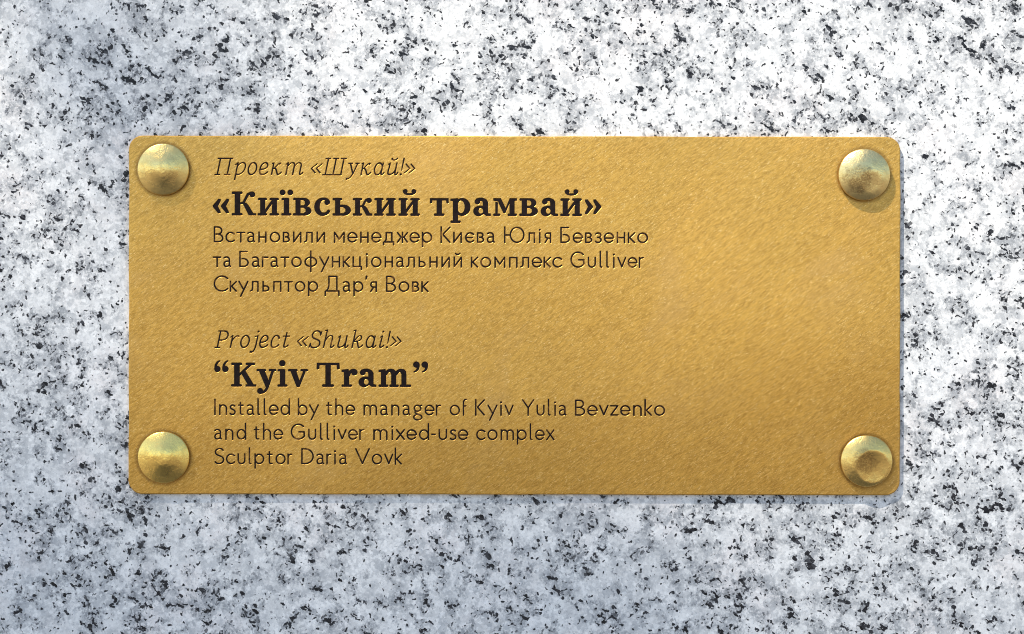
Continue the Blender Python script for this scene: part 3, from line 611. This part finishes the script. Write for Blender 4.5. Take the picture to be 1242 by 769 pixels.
lines = [
 ('italic_line', 'ital', 213.0, [('Проект', 259.6, 367.8), ('«Шукай!»', 376.8, 503.6)]),
 ('title_line', 'bold', 262.2, [
    ('«Київсь', zx(250, 70, 244, 273, 536, 553, 783, 790, 935, 932, 1132) + zx(380, 8, 182, 205, 403)),
    ('кий', zx(380, 423, 634, 653, 887, 913, 1146)),
    ('трам', zx(510, 98, 303, 320, 537, 566, 756, 780, 1037)),
    ('вай»', zx(600, 262, 464, 493, 682, 703, 938, 970, 1147))]),
 ('text_line', 'sans', 294.8, [('Встановили', 259.0, 394.0), ('менеджер', 404.7, 524.2), ('Києва', 534.0, 600.3), ('Юлія', 611.2, 668.5), ('Бевзенко', 679.4, 786.0)]),
 ('text_line', 'sans', 324.7, [('та', 257.9, 280.2), ('Багатофункціональний', 290.0, 560.3), ('комплекс', 571.0, 682.0), ('Gulliver', 691.7, 781.0)]),
 ('text_line', 'sans', 354.5, [('Скульптор', 259.0, 385.9), ("Дар'я", 393.5, 457.2), ('Вовк', 468.1, 520.0)]),
 ('italic_line', 'ital', 422.7, [('Project', 260.1, 352.0), ('«Shukai!»', 360.3, 487.3)]),
 ('title_line', 'bold', 469.8, [
    ('“Kyiv', zx(250, 88, 243, 270, 542, 543, 757, 768, 878, 882, 1098)),
    ('Tram”', [(384.0, 412.3)] + zx(385, 260, 434, 443, 637, 658, 1012, 1030, 1192))]),
 ('text_line', 'sans', 504.2, [('Installed', 260.0, 352.0), ('by', 361.4, 387.0), ('the', 395.7, 431.2), ('manager', 441.0, 535.2), ('of', 545.7, 566.5), ('Kyiv', 576.4, 623.2), ('Yulia', 633.3, 687.5), ('Bevzenko', 697.6, 807.0)]),
 ('text_line', 'sans', 534.0, [('and', 260.0, 299.0), ('the', 308.0, 343.8), ('Gulliver', 352.8, 442.2), ('mixed-use', 452.9, 568.4), ('complex', 577.8, 673.0)]),
 ('text_line', 'sans', 563.8, [('Sculptor', 260.4, 355.0), ('Daria', 365.6, 421.3), ('Vovk', 430.9, 488.0)]),
]

# ------------------------------------------------------------------ the plaque
PXC, PYC = 624.0, 382.5                       # plaque centre in the picture
SP = S * (1 - T_PX * S / D)                   # its face stands nearer to the lens than the wall
plaque = bpy.data.objects.new("plaque", None); C.objects.link(plaque)
plaque.empty_display_size = 0.05
plaque.location = ((PXC - CX) * S, 0, H0 + (CY - PYC) * S)
plaque.rotation_euler = (0, math.radians(0.10), 0)
plaque['label'] = 'engraved rectangular brass plaque with rounded corners fixed by four domed bolts on granite'
plaque['category'] = 'plaque'

def area(lp): return 0.5 * sum(a[0] * c[1] - c[0] * a[1] for a, c in zip(lp, lp[1:] + lp[:1]))
def fill_mesh(name, loops, depth, bevel, front):
    """closed outlines (pixels, y up, about the plaque centre; even-odd) -> solid whose face is `front` pixels off the wall"""
    bh, bv = (bevel * 1.5, bevel) if bevel else (0, 0)
    def to3(x, y, z): return (x * SP, -z * S, y * SP)
    def grow(lp, d):                           # move every point of a loop to its right by d
        out = []; n = len(lp)
        for i in range(n):
            a, p, c = lp[i - 1], lp[i], lp[(i + 1) % n]
            e0 = Vector((p[0] - a[0], p[1] - a[1])).normalized(); e1 = Vector((c[0] - p[0], c[1] - p[1])).normalized()
            m = Vector((e0.y + e1.y, -e0.x - e1.x))
            m = m.normalized() if m.length > 1e-6 else Vector((e0.y, -e0.x))
            f = d / max(0.6, m.dot(Vector((e0.y, -e0.x))))
            out.append((p[0] + m.x * f, p[1] + m.y * f))
        return out
    # which side of each loop is solid: nesting depth by even-odd
    import mathutils.geometry as mg
    outer = max(range(len(loops)), key=lambda i: abs(area(loops[i])))
    verts = []; edges = []; rings = []
    for i, lp in enumerate(loops):
        # orientation from the contour tracer is kept: solid plate lies on a fixed side; the outer loop is handled on its own
        s = 0
        if bevel: s = -1.1 if i == outer else HOLE_SIGN * bh
        top = grow(lp, s) if bevel else lp
        k = len(verts); n = len(lp)
        verts += [Vector((x, y)) for x, y in top]
        edges += [(k + j, k + (j + 1) % n) for j in range(n)]
        rings.append((lp, top))
    vo, eo, fo, ov, oe, of = mg.delaunay_2d_cdt(verts, edges, [], 0, 1e-5)
    con = {tuple(sorted(e)) for e, src in zip(eo, oe) if src}
    byedge = {}
    for fi, f in enumerate(fo):
        for j in range(3): byedge.setdefault(tuple(sorted((f[j], f[(j + 1) % 3]))), []).append(fi)
    par = [None] * len(fo); st = []
    for e, fs in byedge.items():               # hull triangles start the flood
        if len(fs) == 1 and par[fs[0]] is None:
            par[fs[0]] = 1 if e in con else 0; st.append(fs[0])
            while st:
                f = st.pop(); q = fo[f]
                for j in range(3):
                    ed = tuple(sorted((q[j], q[(j + 1) % 3])))
                    for g in byedge[ed]:
                        if par[g] is None: par[g] = par[f] ^ (1 if ed in con else 0); st.append(g)
    pv = [to3(v.x, v.y, front) for v in vo]; pf = []
    for f, pr in zip(fo, par):
        if pr:
            a, c, d = (vo[i] for i in f)
            ccw = (c - a).cross(d - a) > 0     # seen from the front (-Y) x right, z up: ccw faces the viewer
            pf.append(tuple(f) if ccw else tuple(reversed(f)))
    for lp, top in rings:
        n = len(lp); lv = [(top, front)] + ([(lp, front - (0.8 if lp is loops[outer] else bv))] if bevel else []) + [(lp, front - depth)]
        ks = []
        for q, z in lv: ks.append(len(pv)); pv += [to3(x, y, z) for x, y in q]
        for k0, k1 in zip(ks, ks[1:]):
            for j in range(n):
                m = (j + 1) % n; pf.append((k0 + j, k0 + m, k1 + m, k1 + j))
    me = bpy.data.meshes.new(name); me.from_pydata(pv, [], pf); me.update()
    return me

HOLE_SIGN = -1.0
def rrect(w, hh, r, n=10):
    out = []
    for cx, cy, a in ((w - r, hh - r, 0), (-w + r, hh - r, 90), (-w + r, -hh + r, 180), (w - r, -hh + r, 270)):
        for i in range(n + 1):
            t = math.radians(a + 90 * i / n); out.append((cx + r * math.cos(t), cy + r * math.sin(t)))
    # a hand-filed edge: never quite straight
    dense = []
    for p, q in zip(out, out[1:] + out[:1]):
        m = max(1, int(math.hypot(q[0] - p[0], q[1] - p[1]) / 6))
        for j in range(m):
            x = p[0] + (q[0] - p[0]) * j / m; y = p[1] + (q[1] - p[1]) * j / m
            u = 0.22 * math.sin(x * .031 + y * .047) + 0.12 * math.sin(x * .11 - y * .09 + 1) + 0.06 * math.sin(x * .37 + y * .41)
            L2 = math.hypot(x, y); dense.append((x + u * x / L2, y + u * (y / L2 if abs(y) > 1 else 0)))
    out = dense
    return out

M_brass = brass_plate()
M_paint = plain("engraving_paint", (0.010, 0.005, 0.004), 0.7, 900.0, 0.5)
def paint_wear(m):
    t = m.node_tree; b_ = t.nodes["Principled BSDF"]; src = b_.inputs['Base Color'].links[0].from_socket
    co = t.nodes.new("ShaderNodeTexCoord"); nz = t.nodes.new("ShaderNodeTexNoise"); nz.inputs['Scale'].default_value = PX / 7; nz.inputs['Detail'].default_value = 3
    mr = t.nodes.new("ShaderNodeMapRange"); mr.inputs[1].default_value = 0.56; mr.inputs[2].default_value = 0.74; mr.inputs[4].default_value = 0.95
    mx = t.nodes.new("ShaderNodeMix"); mx.data_type = 'RGBA'; mx.inputs[7].default_value = (0.15, 0.065, 0.016, 1)
    t.links.new(co.outputs['Object'], nz.inputs['Vector']); t.links.new(nz.outputs['Fac'], mr.inputs[0]); t.links.new(mr.outputs[0], mx.inputs[0])
    t.links.new(src, mx.inputs[6]); t.links.new(mx.outputs[2], b_.inputs['Base Color'])
M_thin = plain("worn_engraving_paint", (0.010, 0.005, 0.004), 0.7, 900.0, 0.5); paint_wear(M_thin)
M_thin.node_tree.nodes["Principled BSDF"].inputs['Specular IOR Level'].default_value = 0.12
M_paint.node_tree.nodes["Principled BSDF"].inputs['Specular IOR Level'].default_value = 0.12
HW, HH, RC = 467.8, 217.3, 17.0
DEPTH = 1.5
grooves = []
for name, style, base, words in lines:
    paint = []
    for wd in words:
        placed = exact(*wd) if isinstance(wd[1], list) else fit(style, *wd)
        for q, dx in placed:
            for src, dst in ((q[0], grooves), (q[1], paint)):
                for c in src:
                    dst.append([(x + dx - PXC, y - (base - PYC)) for x, y in c])
    ln = link_mesh(name, fill_mesh(name, paint, 0.8, 0.0, T_PX - 0.50), M_paint if style == 'bold' else M_thin, plaque)

face = fill_mesh("plate", [rrect(HW, HH, RC)] + grooves, DEPTH, 0.33, T_PX)
body = fill_mesh("plate_body", [rrect(HW - 0.08, HH - 0.08, RC)], T_PX - DEPTH + 0.02, 0.0, T_PX - DEPTH + 0.02)
bm = bmesh.new(); bm.from_mesh(face); bm.from_mesh(body)
me = bpy.data.meshes.new("plate"); bm.to_mesh(me); bm.free()
plate = link_mesh("plate", me, M_brass, plaque)

# ---- domed bolts
def bolt_mesh(profile, tilt, dish=None, seg=96, dent=0.2, seed=0):
    rnd = random.Random(seed); ph = [rnd.uniform(0, 6.28) for _ in range(6)]
    top = profile[6:]; fine_top = []
    for n in range(31):                        # the head itself finely divided
        r = top[0][0] * (1 - n / 30)
        fine_top.append((r if n < 30 else 0.0, float(np.interp(-r, [-q[0] for q in top], [q[1] for q in top]))))
    def height(x, y, z):                       # a worn hollow in the head
        if dish is None or z < 6.85: return z
        dx, dy, zc, kk = dish
        w = zc + kk * ((x - dx) ** 2 + (y - dy) ** 2) - 0.13 * ((x - dx) - (y - dy))   # open towards the lower right
        hh = max(0.0, min(1.0, 0.5 + 0.5 * (w - z) / 0.7))            # soft minimum: a rounded lip
        return w + (z - w) * hh - 0.7 * hh * (1 - hh)
    bm = bmesh.new(); rings = []
    for r, z in profile[:6] + fine_top:
        if r < 1e-6: rings.append([bm.verts.new((0, -height(0, 0, z) * S, 0))]); continue
        ring = []
        for i in range(seg):
            a = 2 * math.pi * i / seg
            dz = dent * (math.sin(2 * a + ph[0]) * .5 + math.sin(3 * a + ph[1] + r * .15) * .4 + math.sin(5 * a + ph[2]) * .25) * min(1, r / 16) * (1 if z > 6 else 0)
            ring.append(bm.verts.new((r * math.cos(a) * S, -(height(r * math.cos(a), r * math.sin(a), z) + dz + tilt[0] * r * math.cos(a) * (z > 2) + tilt[1] * r * math.sin(a) * (z > 2)) * S, r * math.sin(a) * S)))
        rings.append(ring)
    for a, c in zip(rings, rings[1:]):
        for i in range(seg):
            j = (i + 1) % seg
            if len(c) == 1: bm.faces.new((a[i], a[j], c[0]))
            else: bm.faces.new((a[i], a[j], c[j], c[i]))
    bmesh.ops.recalc_face_normals(bm, faces=bm.faces)
    me = bpy.data.meshes.new("bolt"); bm.to_mesh(me); bm.free()
    me.polygons.foreach_set('use_smooth', [True] * len(me.polygons))
    me.set_sharp_from_angle(angle=math.radians(40))
    return me

low = [(24, -1), (24, 3.0), (30.2, 3.0), (31.0, 3.5), (31.3, 5.0), (31.1, 6.2), (30.4, 6.9)]
cone = low + [(28, 8.0), (24, 9.6), (18, 11.8), (13, 13.6), (9, 14.7), (5, 15.3), (0, 15.5)]
dome = low + [(28, 8.2), (24.5, 9.8), (19, 11.8), (14, 13.2), (9, 14.2), (4, 14.7), (0, 14.8)]
bolts = [
 (198.5, 206.5, cone, (0.00, 0.02), None, ((0.70, 0.51, 0.18), 0.16), (9, -12, 15, 0.35), None),
 (1047.0, 211.5, dome, (0.02, 0.00), (9.0, -9.0, 12.0, 0.0012), ((0.70, 0.53, 0.22), 0.16), (-7, -6, 22, 0.65), 'bolt with brown pitted tarnish across its dome'),
 (199.5, 555.0, cone, (-0.01, 0.01), None, ((0.75, 0.53, 0.15), 0.14), (13, -13, 16, 0.35), 'bright golden polished bolt'),
 (1050.5, 558.0, dome, (0.02, 0.01), (4.0, -3.5, 10.2, 0.0034), ((0.69, 0.48, 0.155), 0.14), (-2, 1, 19, 0.65), 'bolt with a dark hollow in its head inside a pale rim'),
]
for i, (u, v, prof, tilt, dish, (tint, rough), tar, lab) in enumerate(bolts):
    bo = link_mesh("bolt", bolt_mesh(prof, tilt, dish, seed=i + 3), bolt_metal(tint, rough, i + 1, tar), plaque)
    bo.location = ((u - PXC) * SP, -T_PX * S, -(v - PYC) * SP)
    if lab: bo['label'] = lab
